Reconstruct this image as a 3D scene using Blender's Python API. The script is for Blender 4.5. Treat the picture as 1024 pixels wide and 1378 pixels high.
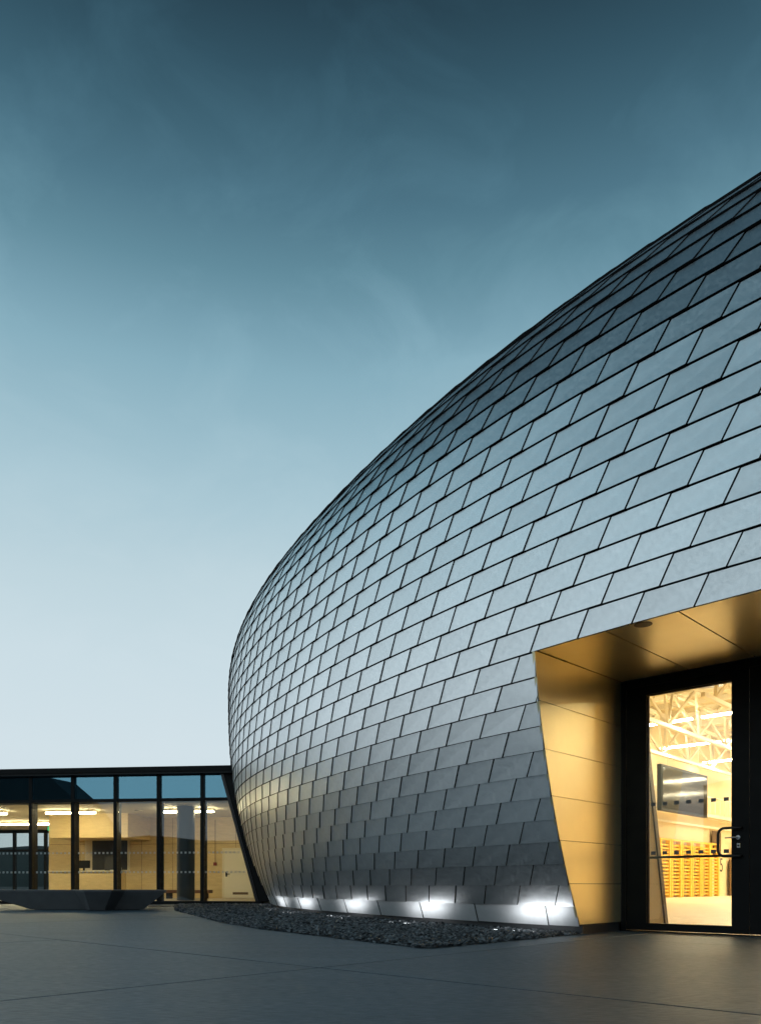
import bpy, bmesh, math, random
import numpy as np
from mathutils import Vector, Matrix

for o in list(bpy.data.objects):
    bpy.data.objects.remove(o)
SC = bpy.context.scene
COL = SC.collection
random.seed(7)
RNG = np.random.default_rng(7)

# ------------------------------------------------------------------ camera
EYE = 0.5924
cam_d = bpy.data.cameras.new('camera')
cam_d.sensor_fit = 'HORIZONTAL'
cam_d.sensor_width = 36.0
cam_d.lens = 36.0 * 1045.0 / 1024.0
cam_d.shift_y = (1192.0 - 689.0) / 1024.0
cam_d.clip_start = 0.05
cam_d.clip_end = 3000
cam = bpy.data.objects.new('camera', cam_d)
COL.objects.link(cam)
cam.location = (0, 0, EYE)
cam.rotation_euler = (math.radians(90), 0, 0)
SC.camera = cam

# ------------------------------------------------------------------ world: dusk sky
def lin(c):
    return tuple(((v / 255) / 12.92 if v / 255 <= 0.04045 else ((v / 255 + 0.055) / 1.055) ** 2.4) for v in c)

world = bpy.data.worlds.new('World')
SC.world = world
world.use_nodes = True
nt = world.node_tree
nt.nodes.clear()
N = nt.nodes.new
wout = N('ShaderNodeOutputWorld'); bg = N('ShaderNodeBackground')
tc = N('ShaderNodeTexCoord'); sep = N('ShaderNodeSeparateXYZ')
nt.links.new(tc.outputs['Generated'], sep.inputs[0])
ramp = N('ShaderNodeValToRGB')
SKY = [(0.0, (208, 222, 229)), (0.16, (210, 225, 232)), (0.26, (203, 221, 229)), (0.35, (191, 213, 222)),
       (0.43, (172, 201, 213)), (0.49, (155, 189, 203)), (0.545, (136, 175, 191)), (0.58, (119, 159, 176)),
       (0.615, (99, 140, 157)), (0.655, (79, 118, 136)), (0.69, (64, 100, 117)), (0.72, (52, 84, 100)), (0.75, (41, 67, 81)),
       (1.0, (41, 67, 81))]
el = ramp.color_ramp.elements
while len(el) > 1:
    el.remove(el[-1])
el[0].position = 0; el[0].color = (*lin(SKY[0][1]), 1)
for p_, c_ in SKY[1:]:
    e_ = el.new(p_); e_.color = (*lin(c_), 1)
# thin high cloud: stretched noise pushes the gradient up and down
mp = N('ShaderNodeMapping'); mp.inputs['Scale'].default_value = (1.8, 1.8, 3.0)
mp.inputs['Rotation'].default_value = (0.25, 0.5, 0.3)
nz = N('ShaderNodeTexNoise'); nz.inputs['Scale'].default_value = 3.4
nz.inputs['Detail'].default_value = 7; nz.inputs['Roughness'].default_value = 0.58
nz.inputs['Distortion'].default_value = 0.5
nt.links.new(tc.outputs['Generated'], mp.inputs[0]); nt.links.new(mp.outputs[0], nz.inputs['Vector'])
mr = N('ShaderNodeMapRange')
mr.inputs['From Min'].default_value = 0.48; mr.inputs['From Max'].default_value = 0.80
mr.inputs['To Min'].default_value = 0.0; mr.inputs['To Max'].default_value = -0.028
nt.links.new(nz.outputs['Fac'], mr.inputs['Value'])
ad = N('ShaderNodeMath'); ad.operation = 'ADD'
nt.links.new(sep.outputs['Z'], ad.inputs[0]); nt.links.new(mr.outputs[0], ad.inputs[1])
nt.links.new(ad.outputs[0], ramp.inputs[0])
nt.links.new(ramp.outputs[0], bg.inputs[0])
bg.inputs[1].default_value = 1.0
nt.links.new(bg.outputs[0], wout.inputs[0])

SC.view_settings.view_transform = 'Standard'
SC.view_settings.look = 'None'
SC.view_settings.exposure = 0.0
SC.view_settings.gamma = 1.0
SC.render.engine = 'CYCLES'
SC.cycles.use_denoising = True
SC.cycles.max_bounces = 10
SC.cycles.transparent_max_bounces = 24
SC.cycles.caustics_reflective = False
SC.cycles.caustics_refractive = False
SC.cycles.sample_clamp_indirect = 8.0

# ------------------------------------------------------------------ materials
MATS = {}
def mat(name, col, rough=0.5, metal=0.0, var=0.0, vscale=3.0, bump=0.0, bscale=60.0, spec=0.5,
        tint=False, rvar=0.0, stretch=None, var2=0.0, v2scale=0.5, emit=None, estr=0.0):
    m = bpy.data.materials.new(name); m.use_nodes = True
    t = m.node_tree; b = t.nodes['Principled BSDF']
    b.inputs['Base Color'].default_value = (*col, 1)
    b.inputs['Roughness'].default_value = rough
    b.inputs['Metallic'].default_value = metal
    b.inputs['Specular IOR Level'].default_value = spec
    if emit:
        b.inputs['Emission Color'].default_value = (*emit, 1)
        b.inputs['Emission Strength'].default_value = estr
    g = t.nodes.new('ShaderNodeTexCoord')
    src = g.outputs['Object']
    if stretch:
        mm = t.nodes.new('ShaderNodeMapping'); mm.inputs['Scale'].default_value = stretch[:3]
        if len(stretch) > 3: mm.inputs['Rotation'].default_value = (0, 0, stretch[3])
        t.links.new(src, mm.inputs[0]); src = mm.outputs[0]
    colsock = None
    if var or tint or var2:
        val = None
        def mul(a, bsock):
            if a is None: return bsock
            x = t.nodes.new('ShaderNodeMath'); x.operation = 'MULTIPLY'
            t.links.new(a, x.inputs[0]); t.links.new(bsock, x.inputs[1]); return x.outputs[0]
        for vv, sc_ in ((var, vscale), (var2, v2scale)):
            if not vv: continue
            n = t.nodes.new('ShaderNodeTexNoise'); n.inputs['Scale'].default_value = sc_
            n.inputs['Detail'].default_value = 6; n.inputs['Roughness'].default_value = 0.6
            t.links.new(src, n.inputs['Vector'])
            r = t.nodes.new('ShaderNodeMapRange')
            r.inputs['From Min'].default_value = 0.25; r.inputs['From Max'].default_value = 0.75
            r.inputs['To Min'].default_value = 1 - vv; r.inputs['To Max'].default_value = 1 + vv
            t.links.new(n.outputs['Fac'], r.inputs['Value'])
            val = mul(val, r.outputs[0])
        if tint:
            a = t.nodes.new('ShaderNodeAttribute'); a.attribute_name = 'tint'
            val = mul(val, a.outputs['Fac'])
        vm = t.nodes.new('ShaderNodeVectorMath'); vm.operation = 'SCALE'
        vm.inputs[0].default_value = col
        t.links.new(val, vm.inputs['Scale'])
        t.links.new(vm.outputs[0], b.inputs['Base Color'])
    if rvar:
        n = t.nodes.new('ShaderNodeTexNoise'); n.inputs['Scale'].default_value = vscale * 1.7
        n.inputs['Detail'].default_value = 5
        t.links.new(src, n.inputs['Vector'])
        r = t.nodes.new('ShaderNodeMapRange')
        r.inputs['From Min'].default_value = 0.3; r.inputs['From Max'].default_value = 0.7
        r.inputs['To Min'].default_value = rough - rvar; r.inputs['To Max'].default_value = rough + rvar
        t.links.new(n.outputs['Fac'], r.inputs['Value'])
        t.links.new(r.outputs[0], b.inputs['Roughness'])
    if bump:
        n = t.nodes.new('ShaderNodeTexNoise'); n.inputs['Scale'].default_value = bscale
        n.inputs['Detail'].default_value = 4
        t.links.new(g.outputs['Object'] if not stretch else src, n.inputs['Vector'])
        bp = t.nodes.new('ShaderNodeBump'); bp.inputs['Strength'].default_value = bump
        bp.inputs['Distance'].default_value = 0.01
        t.links.new(n.outputs['Fac'], bp.inputs['Height'])
        t.links.new(bp.outputs[0], b.inputs['Normal'])
    MATS[name] = m
    return m

def glass(name, base_refl, gain, tintc=(0.95, 0.97, 0.96), refl=(0.92, 0.96, 1.0)):
    m = bpy.data.materials.new(name); m.use_nodes = True
    t = m.node_tree; t.nodes.clear()
    out = t.nodes.new('ShaderNodeOutputMaterial'); mix = t.nodes.new('ShaderNodeMixShader')
    tr = t.nodes.new('ShaderNodeBsdfTransparent'); tr.inputs[0].default_value = (*tintc, 1)
    gl = t.nodes.new('ShaderNodeBsdfGlossy'); gl.inputs['Roughness'].default_value = 0.0
    gl.inputs['Color'].default_value = (*refl, 1)
    fr = t.nodes.new('ShaderNodeFresnel'); fr.inputs[0].default_value = 1.5
    g = t.nodes.new('ShaderNodeNewGeometry')
    # the same reflectance seen from either side of the pane
    dt = t.nodes.new('ShaderNodeVectorMath'); dt.operation = 'DOT_PRODUCT'
    t.links.new(g.outputs['Normal'], dt.inputs[0]); t.links.new(g.outputs['Incoming'], dt.inputs[1])
    ab = t.nodes.new('ShaderNodeMath'); ab.operation = 'ABSOLUTE'
    t.links.new(dt.outputs['Value'], ab.inputs[0])
    om = t.nodes.new('ShaderNodeMath'); om.operation = 'SUBTRACT'; om.inputs[0].default_value = 1
    t.links.new(ab.outputs[0], om.inputs[1])
    pw = t.nodes.new('ShaderNodeMath'); pw.operation = 'POWER'; pw.inputs[1].default_value = 5
    t.links.new(om.outputs[0], pw.inputs[0])
    ml = t.nodes.new('ShaderNodeMath'); ml.operation = 'MULTIPLY_ADD'; ml.use_clamp = True
    ml.inputs[1].default_value = gain; ml.inputs[2].default_value = base_refl
    t.links.new(pw.outputs[0], ml.inputs[0])
    t.links.new(ml.outputs[0], mix.inputs[0])
    t.nodes.remove(fr)
    t.links.new(tr.outputs[0], mix.inputs[1]); t.links.new(gl.outputs[0], mix.inputs[2])
    t.links.new(mix.outputs[0], out.inputs[0])
    MATS[name] = m
    return m

mat('shingle_aluminium', (0.905, 0.92, 0.93), 0.335, 0.94, tint=True, var=0.05, vscale=14, var2=0.06, v2scale=1.1, bump=0.13, bscale=130, rvar=0.06)
mat('flashing_aluminium', (0.88, 0.89, 0.90), 0.52, 0.72, tint=True, var=0.06, vscale=10, bump=0.06, bscale=200)
mat('seam_shade', (0.02, 0.021, 0.023), 0.6, spec=0.25)  # shade of the folded seams, painted near-black on the shingle edges
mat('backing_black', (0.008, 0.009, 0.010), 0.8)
mat('plinth_dark', (0.035, 0.037, 0.04), 0.6, bump=0.1, bscale=40, var=0.2)
mat('gold_panel', (0.97, 0.87, 0.55), 0.34, 0.82, var=0.03, vscale=3, rvar=0.015)
mat('black_steel', (0.006, 0.0062, 0.0065), 0.5, 0.0, bump=0.03, bscale=150, rvar=0.08, spec=0.18)
mat('black_handle', (0.012, 0.012, 0.013), 0.3)
mat('steel', (0.6, 0.6, 0.6), 0.25, 1.0)
mat('bronze_edge', (0.10, 0.055, 0.025), 0.45, var=0.2)
mat('concrete', (0.078, 0.108, 0.133), 0.50, var=0.2, vscale=14, var2=0.2, v2scale=0.9, bump=0.4, bscale=30, rvar=0.12, tint=True, stretch=(0.55, 3.2, 1.0, 0.7541))
mat('ground_dark', (0.05, 0.052, 0.054), 0.85, var=0.2)
mat('slate_chip', (0.075, 0.081, 0.087), 0.45, var=0.25, vscale=20, tint=True, bump=0.15)
mat('bench_concrete', (0.12, 0.124, 0.127), 0.6, var=0.12, vscale=4, bump=0.12, bscale=70)
mat('roof_black', (0.012, 0.013, 0.014), 0.6)
mat('plywood', (0.66, 0.50, 0.25), 0.5, var=0.12, vscale=3, stretch=(1, 1, 6), var2=0.07, v2scale=0.7)
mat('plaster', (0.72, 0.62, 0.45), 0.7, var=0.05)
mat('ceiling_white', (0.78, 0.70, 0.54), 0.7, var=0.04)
mat('lobby_floor', (0.42, 0.36, 0.27), 0.4, var=0.08)
mat('door_cream', (0.80, 0.74, 0.58), 0.5)
mat('frame_cream', (0.74, 0.66, 0.46), 0.5)
mat('office_dark', (0.03, 0.032, 0.035), 0.6, var=0.3, vscale=3)
mat('column_grey', (0.06, 0.065, 0.07), 0.5, var=0.1, bump=0.06)
mat('seat_brown', (0.13, 0.055, 0.03), 0.5)
mat('dot_white', (0.5, 0.52, 0.51), 0.6)
mat('dot_grey', (0.16, 0.18, 0.19), 0.5)
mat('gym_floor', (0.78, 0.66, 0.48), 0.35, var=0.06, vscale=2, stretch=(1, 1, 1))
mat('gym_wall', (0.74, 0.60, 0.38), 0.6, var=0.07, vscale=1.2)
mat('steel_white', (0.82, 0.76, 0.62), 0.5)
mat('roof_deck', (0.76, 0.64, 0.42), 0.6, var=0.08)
mat('yellow_wood', (0.78, 0.46, 0.06), 0.5, var=0.1, vscale=8)
mat('wood_rung', (0.62, 0.36, 0.10), 0.5)
mat('screen_dark', (0.012, 0.011, 0.011), 0.10, spec=0.15)
mat('skylight_grey', (0.30, 0.30, 0.36), 0.4)
mat('black_print', (0.015, 0.015, 0.015), 0.6)
mat('hill_dark', (0.035, 0.045, 0.04), 0.9, var=0.3, vscale=0.02)
mat('neighbour_wall', (0.03, 0.032, 0.034), 0.7, var=0.2, vscale=0.3)
mat('exit_green', (0.02, 0.3, 0.12), 0.5, emit=(0.05, 0.7, 0.3), estr=1.0)
mat('red_box', (0.25, 0.03, 0.02), 0.5)
WARM = (1.0, 0.74, 0.36)
mat('tube_hall', (0.9, 0.9, 0.9), 0.5, emit=(1.0, 0.86, 0.57), estr=130)
mat('tube_lobby', (0.9, 0.9, 0.9), 0.5, emit=(1.0, 0.84, 0.50), estr=70)
mat('downlight_lens', (0.12, 0.09, 0.06), 0.4)
mat('uplight_lens', (0.9, 0.9, 0.9), 0.3, emit=(0.9, 0.96, 1.0), estr=3)
glass('door_glass', 0.07, 0.9)
glass('wing_glass', 0.06, 0.9, (0.93, 0.95, 0.94))
glass('wing_glass_dusk_refl', 0.34, 0.6, (0.45, 0.52, 0.55), (0.38, 0.80, 1.0))  # bluer dusk sky put into the reflection colour of the upper panes

# ------------------------------------------------------------------ object helpers
def tagobj(o, label=None, cat=None, group=None, kind=None):
    if label: o['label'] = label
    if cat: o['category'] = cat
    if group: o['group'] = group
    if kind: o['kind'] = kind
    return o

WORLD_ORG = {}
def empty(name, loc, label=None, cat=None, group=None):
    o = bpy.data.objects.new(name, None)
    o.empty_display_size = 0.3
    o.location = loc
    COL.objects.link(o)
    WORLD_ORG[o.name] = Vector(loc)
    return tagobj(o, label, cat, group)

class MB:
    """collects faces in world coordinates, then links them as ONE mesh object"""
    def __init__(s): s.v = []; s.f = []; s.mi = []
    def add(s, pts, faces):
        b = len(s.v); s.v += [Vector(p) for p in pts]; s.f += [tuple(b + i for i in f) for f in faces]
        return s
    def box(s, fr, a0, a1, b0, b1, z0, z1):
        P = [fr(a, b, z) for z in (z0, z1) for a, b in ((a0, b0), (a1, b0), (a1, b1), (a0, b1))]
        return s.add(P, [(3, 2, 1, 0), (4, 5, 6, 7), (0, 1, 5, 4), (1, 2, 6, 5), (2, 3, 7, 6), (3, 0, 4, 7)])
    def prism(s, low, high):
        n = len(low)
        return s.add(list(low) + list(high), [tuple(range(n))[::-1], tuple(range(n, 2 * n))] +
                     [(i, (i + 1) % n, n + (i + 1) % n, n + i) for i in range(n)])
    def plate(s, low, high):
        n = len(low)
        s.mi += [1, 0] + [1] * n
        return s.prism(low, high)
    def bar(s, p, q, w, h=None, up=(0, 0, 1)):
        p, q = Vector(p), Vector(q); h = h or w
        d = (q - p).normalized(); u = Vector(up)
        if abs(d.dot(u)) > 0.98: u = Vector((1, 0, 0))
        x = d.cross(u).normalized() * w / 2; y = x.cross(d).normalized() * h / 2
        return s.prism([p - x - y, p + x - y, p + x + y, p - x + y], [q - x - y, q + x - y, q + x + y, q - x + y])
    def tube(s, path, r, n=10, closed_ends=True):
        path = [Vector(p) for p in path]; rings = []
        for i, p in enumerate(path):
            d = (path[min(i + 1, len(path) - 1)] - path[max(i - 1, 0)]).normalized()
            u = Vector((0, 0, 1)) if abs(d.z) < 0.95 else Vector((1, 0, 0))
            if i: u = prev_y
            x = d.cross(u).normalized(); y = x.cross(d).normalized(); prev_y = y
            rr = r[i] if isinstance(r, (list, tuple)) else r
            rings.append([p + (x * math.cos(2 * math.pi * k / n) + y * math.sin(2 * math.pi * k / n)) * rr for k in range(n)])
        pts = [q for R in rings for q in R]; F = []
        for i in range(len(rings) - 1):
            for k in range(n):
                F.append((i * n + k, i * n + (k + 1) % n, (i + 1) * n + (k + 1) % n, (i + 1) * n + k))
        if closed_ends:
            F.append(tuple(range(n))[::-1]); F.append(tuple((len(rings) - 1) * n + k for k in range(n)))
        return s.add(pts, F)
    def build(s, name, m, parent=None, org=None, smooth=False, bevel=0.0, tint=None, edge=None, **tags):
        if parent is not None: base = WORLD_ORG[parent.name]
        if org is None: org = base if parent is not None else Vector((0, 0, 0))
        org = Vector(org)
        me = bpy.data.meshes.new(name)
        me.from_pydata([tuple(v - org) for v in s.v], [], s.f)
        bm = bmesh.new(); bm.from_mesh(me)
        bmesh.ops.recalc_face_normals(bm, faces=bm.faces)
        if bevel:
            bmesh.ops.bevel(bm, geom=list(bm.edges), offset=bevel, segments=1, affect='EDGES', clamp_overlap=True)
        bm.to_mesh(me); bm.free()
        if smooth:
            me.polygons.foreach_set('use_smooth', [True] * len(me.polygons))
            try: me.set_sharp_from_angle(angle=math.radians(40))
            except Exception: pass
        me.materials.append(MATS[m])
        if edge:
            me.materials.append(MATS[edge])
            me.polygons.foreach_set('material_index', np.array(s.mi, dtype=np.int32))
        if tint is not None:
            at = me.attributes.new('tint', 'FLOAT', 'POINT')
            arr = np.full(len(me.vertices), tint, dtype=np.float32) if np.isscalar(tint) else np.asarray(tint, dtype=np.float32)
            at.data.foreach_set('value', arr)
        o = bpy.data.objects.new(name, me)
        COL.objects.link(o)
        if parent is not None:
            o.parent = parent; o.location = org - base
        else:
            o.location = org
        WORLD_ORG[o.name] = org
        return tagobj(o, **tags)

def XYZ(a, b, z): return Vector((a, b, z))

# ------------------------------------------------------------------ the curved hall as a formula
CX, CY, SA, SB, ROT = 37.4455, 33.5847, 43.861, 28.2023, 0.489761
ZC, CU, CL, NU, NL, MM = 5.4163, 6.14327, 16.36578, 2.670164, 2.459949, 2.244076
ROWZ = [1.2 * z for z in (0.0982, 0.3024, 0.5093, 0.717, 0.9285, 1.139, 1.3456, 1.5562, 1.7747, 1.995, 2.2134,
        2.4345, 2.6591, 2.884, 3.1098, 3.3395, 3.5697, 3.7981, 4.0282, 4.2573, 4.4864, 4.7069, 4.9213, 5.1287,
        5.3264, 5.5193, 5.7075, 5.8956)]
CR, SR = math.cos(ROT), math.sin(ROT)
def prof(z):
    up = z > ZC
    t = abs(z - ZC) / (CU if up else CL); n = NU if up else NL
    return max(1 - t ** n, 1e-9) ** (1 / n)
def Rth(th):
    return (np.abs(np.cos(th) / SA) ** MM + np.abs(np.sin(th) / SB) ** MM) ** (-1 / MM)
_th = np.linspace(math.pi - 1.6, math.pi + 1.6, 8001)
_r = Rth(_th); _x = _r * np.cos(_th); _y = _r * np.sin(_th)
_s = np.concatenate([[0], np.cumsum(np.hypot(np.diff(_x), np.diff(_y)))]); _s -= np.interp(math.pi, _th, _s)
def S2TH(s): return float(np.interp(s, _s, _th))
def shell_pt(th, z):
    r = float(Rth(th)) * prof(z)
    lx, ly = r * math.cos(th), r * math.sin(th)
    return Vector((CX + lx * CR - ly * SR, CY + lx * SR + ly * CR, z))
def shell_n(th, z):
    a = shell_pt(th + 1e-3, z) - shell_pt(th - 1e-3, z)
    b = shell_pt(th, z + 2e-3) - shell_pt(th, z - 2e-3)
    n = a.cross(b).normalized()
    c = Vector((CX, CY, ZC))
    return n if n.dot(shell_pt(th, z) - c) > 0 else -n
# rows carry on over the top at the same spacing up the slope
while len(ROWZ) < 40:
    z = ROWZ[-1]; dz = 0.002; L = 0
    while L < 0.272 and z < ZC + CU - 0.02:
        L += math.hypot(dz, (prof(z) - prof(z + dz)) * 43.0); z += dz
    ROWZ.append(z)

# entrance frame of reference: t to the right along the doors, p inwards, origin at the foot of the left jamb
D0 = Vector((3.120, 10.093, 0)); RD = Vector((0.729, -0.6845, 0)).normalized(); ND = Vector((0.6845, 0.729, 0)).normalized()
def ENT(t, p, z): return D0 + RD * t + ND * p + Vector((0, 0, z))
def t_of(P): return (Vector((P[0], P[1], 0)) - D0).dot(RD)
def p_of(P): return (Vector((P[0], P[1], 0)) - D0).dot(ND)
T2 = 3.17          # right jamb of the entrance
ZSOF = ROWZ[12]
def shell_p_at_t(t, z):
    """depth p of the shell skin on the vertical plane at t"""
    lo, hi = math.pi - 0.1, math.pi + 0.75
    for _ in range(50):
        m_ = (lo + hi) / 2
        if t_of(shell_pt(m_, z)) < t: lo = m_
        else: hi = m_
    return p_of(shell_pt(hi, z)), hi

# wing frame of reference: t to the left along its glass front, p inwards
F0 = Vector((-4.64, 24.0, 0)); FD = Vector((-0.9937, 0.112, 0)).normalized(); FN = Vector((0.112, 0.9937, 0)).normalized()
def WNG(t, p, z): return F0 + FD * t + FN * p + Vector((0, 0, z))
def shell_t_on_wing(z):
    lo, hi = math.pi - 0.6, math.pi
    best = None
    for th in np.linspace(math.pi - 0.55, math.pi - 0.02, 400):
        P = shell_pt(th, z); d = abs((Vector((P.x, P.y, 0)) - F0).dot(FN))
        if best is None or d < best[0]: best = (d, (Vector((P.x, P.y, 0)) - F0).dot(FD))
    return best[1]

# ------------------------------------------------------------------ setting: ground, hills
g = MB()
R0 = 1500
g.add([(-R0, -R0, -0.03), (R0, -R0, -0.03), (R0, R0, -0.03), (-R0, R0, -0.03)], [(0, 1, 2, 3)])
g.build('ground', 'ground_dark', kind='structure')

hm = MB(); nseg = 180; pts = []; fc = []
for i in range(nseg):
    a = 2 * math.pi * i / nseg
    h = 21.5 - 4.5 * math.sin(a) + 2 * math.sin(a * 3 + 1) + 1.5 * math.sin(a * 7 + 2) + 2.2 * math.sin(a * 17) + 1.2 * math.sin(a * 41 + 1)
    for rr, hh in ((360, -1), (430, h), (560, h * 1.15), (700, -1)):
        pts.append((rr * math.cos(a), rr * math.sin(a), hh))
for i in range(nseg):
    j = (i + 1) % nseg
    for k in range(3): fc.append((i * 4 + k, j * 4 + k, j * 4 + k + 1, i * 4 + k + 1))
hm.add(pts, fc).build('hills', 'hill_dark', smooth=True, kind='structure')

pv = MB()
pv.box(ENT, -45, 30, -25, 30, -0.026, -0.012)
pave = pv.build('pavement', 'ground_dark', kind='structure')
TJ = [-20.6, -16.4, -12.2, -7.9, -3.7, 0.5, 4.7, 8.9]
PJ = [-14.1, -9.93, -5.73, -1.53, 2.6, 6.8, 11.0, 15.2, 19.4]
for i in range(len(TJ) - 1):
    for j in range(len(PJ) - 1):
        c = ENT((TJ[i] + TJ[i + 1]) / 2, (PJ[j] + PJ[j + 1]) / 2, 0)
        # leave out what lies under the hall, under the wing or far from view
        lx = (c.x - CX) * CR + (c.y - CY) * SR; ly = -(c.x - CX) * SR + (c.y - CY) * CR
        if (abs(lx) / SA) ** MM + (abs(ly) / SB) ** MM < 0.78: continue
        if (c - F0).dot(FN) > 2.5 or c.y < -4 or c.x < -21: continue
        gp = 0.011
        sl = MB().box(ENT, TJ[i] + gp, TJ[i + 1] - gp, PJ[j] + gp, PJ[j + 1] - gp, -0.0118, random.uniform(-0.0012, 0.0012))
        sl.build('slab', 'concrete', pave, org=ENT(TJ[i], PJ[j], 0), bevel=0.003, tint=random.uniform(0.93, 1.07))

# ------------------------------------------------------------------ the shingled hall
hall = empty('domed_hall', shell_pt(S2TH(0), 0.0) * 1.0, 'rounded hall clad in silver metal shingles with a golden recessed entrance', 'building')

# dark skin under the shingles, cut out at the entrance
th_list = np.concatenate([np.linspace(math.pi - 0.42, math.pi + 0.42, 150), np.linspace(math.pi + 0.42, math.pi * 3 - 0.42, 70)[1:-1]])
z_list = [ROWZ[0]] + [ROWZ[k] for k in range(1, 40)]
zz = z_list[-1]
top = ZC + CU
z_list += [zz + (top - zz) * f for f in (0.3, 0.55, 0.75, 0.88, 0.95, 0.985, 0.998)]
nT = len(th_list); P = []; F = []
for z in z_list:
    for th in th_list: P.append(shell_pt(th, z))
for j in range(len(z_list) - 1):
    for i in range(nT):
        F.append((j * nT + i, j * nT + (i + 1) % nT, (j + 1) * nT + (i + 1) % nT, (j + 1) * nT + i))
P.append(Vector((CX, CY, top))); ap = len(P) - 1
for i in range(nT): F.append(((len(z_list) - 1) * nT + i, (len(z_list) - 1) * nT + (i + 1) % nT, ap))
bm = bmesh.new()
bv = [bm.verts.new(p) for p in P]
for f in F:
    try: bm.faces.new([bv[i] for i in f])
    except ValueError: pass
for co, no in ((ENT(0, 0, 0), RD), (ENT(T2, 0, 0), RD)):
    geo = bm.verts[:] + bm.edges[:] + bm.faces[:]
    bmesh.ops.bisect_plane(bm, geom=geo, plane_co=co, plane_no=no, dist=1e-5)
dele = []
for f in bm.faces:
    c = f.calc_center_median()
    if 0 < t_of(c) < T2 and c.z < ZSOF and p_of(c) < 1.0: dele.append(f)
bmesh.ops.delete(bm, geom=dele, context='FACES')
bmesh.ops.recalc_face_normals(bm, faces=bm.faces)
mb = MB(); bm.verts.index_update()
mb.v = [v.co.copy() for v in bm.verts]; mb.f = [tuple(v.index for v in f.verts) for f in bm.faces]; bm.free()
shell = mb.build('shell', 'backing_black', hall, smooth=True)

# shingles ---------------------------------------------------------
W, HALF, SKEW, PH = 0.6294, 0.3144, 0.156, 3.036
LIP, LOWT, RAISE = 0.037, 0.016, 0.013
def clip(poly, fn):
    out = []
    for i in range(len(poly)):
        a, b = poly[i], poly[(i + 1) % len(poly)]; fa, fb = fn(a), fn(b)
        if fa <= 0: out.append(a)
        if (fa < 0) != (fb < 0) and abs(fa - fb) > 1e-9:
            k = fa / (fa - fb); out.append(tuple(a[i_] + (b[i_] - a[i_]) * k for i_ in range(3)))
    return out
def project(P):
    return (512 + 1045 * P.x / P.y, 1192 - 1045 * (P.z - EYE) / P.y) if P.y > 0.3 else None
tiles = []
for k in range(0, 39):
    z0, z1 = ROWZ[k], ROWZ[k + 1]
    GAP = 0.008 if k < 5 else 0.012
    if k == 0:
        w, ph, skew = 1.315, 0.655, 0.045
    else:
        w = W; skew = SKEW
        ph = PH + (HALF if k % 2 == 0 else 0.0) - 0.018 * max(0, 7 - k)
    for j in range(int((-19 - ph) / w), int((17 - ph) / w) + 1):
        s0 = ph + j * w; s1 = s0 + w
        ov = 0.012 if k else 0.0            # lower edge laps over the row below
        ft = 1.0 - 0.07 * min(1.0, max(0.0, (k - 4) / 7))   # open shadow joint above each row higher up
        # corners as (s, f): f is the height within the row
        quad = [(s0 + GAP / 2 - skew * ov, -ov), (s1 - GAP / 2 - skew * ov, -ov), (s1 - GAP / 2 + skew * ft, ft), (s0 + GAP / 2 + skew * ft, ft)]
        pts = []
        for s_, f_ in quad:
            th = S2TH(s_); z_ = z0 + (z1 - z0) * f_
            q = shell_pt(th, z_); pts.append((q.x, q.y, q.z))
        if k < 12:
            tt = [t_of(q) for q in pts]
            mid = sum(tt) / 4; pm = p_of(pts[0])
            if pm < 1.5:
                if min(tt) > 0.0 and max(tt) < T2: continue
                if mid < T2 / 2 and max(tt) > 0: pts = clip(pts, lambda q: t_of(q) + 0.0)
                elif mid > T2 / 2 and min(tt) < T2: pts = clip(pts, lambda q: T2 - t_of(q))
            if len(pts) < 3: continue
        cen = Vector((sum(q[0] for q in pts), sum(q[1] for q in pts), sum(q[2] for q in pts))) / len(pts)
        nn = shell_n(S2TH((s0 + s1) / 2 + skew / 2), (z0 + z1) / 2)
        lipk = LIP + random.uniform(-0.0014, 0.0014)
        tl = random.uniform(-0.0016, 0.0016)
        o_, i_ = [], []
        for n_, q in enumerate(pts):
            f_ = (q[2] - z0) / (z1 - z0)
            side = ((Vector(q) - cen).dot(Vector((-nn.y, nn.x, 0)))) / w
            h = lipk * (1 - f_) + LOWT * f_ + (tl + RAISE) * side + RAISE / 2
            o_.append(Vector(q) + nn * h); i_.append(Vector(q) - nn * 0.012)
        pr = [project(q) for q in o_]; area = 0
        if all(pr) and nn.dot(Vector((0, 0, EYE)) - cen) > 0:
            pcx = sum(a for a, b in pr) / len(pr); pcy = sum(b for a, b in pr) / len(pr)
            if -5 < pcx < 1030 and 0 < pcy < 1378:
                area = abs(sum(pr[a][0] * pr[(a + 1) % len(pr)][1] - pr[(a + 1) % len(pr)][0] * pr[a][1] for a in range(len(pr)))) / 2
        tiles.append((area, k, cen, o_, i_, random.uniform(0.94, 1.04)))
tiles.sort(key=lambda q: -q[0])
rest = MB(); rt = []
nflash = 0
npick = 0
for area, k, cen, o_, i_, tn in tiles:
    if k == 0 or npick < 300:
        nm = 'flashing_panel' if k == 0 else 'shingle'
        if k: npick += 1
        MB().plate(i_, o_).build(nm, 'shingle_aluminium' if k else 'flashing_aluminium', shell, org=cen, tint=tn, edge='seam_shade')
    else:
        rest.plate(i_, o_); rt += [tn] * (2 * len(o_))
rest.build('smaller_shingles', 'shingle_aluminium', shell, tint=rt, edge='seam_shade', kind='stuff')

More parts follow.
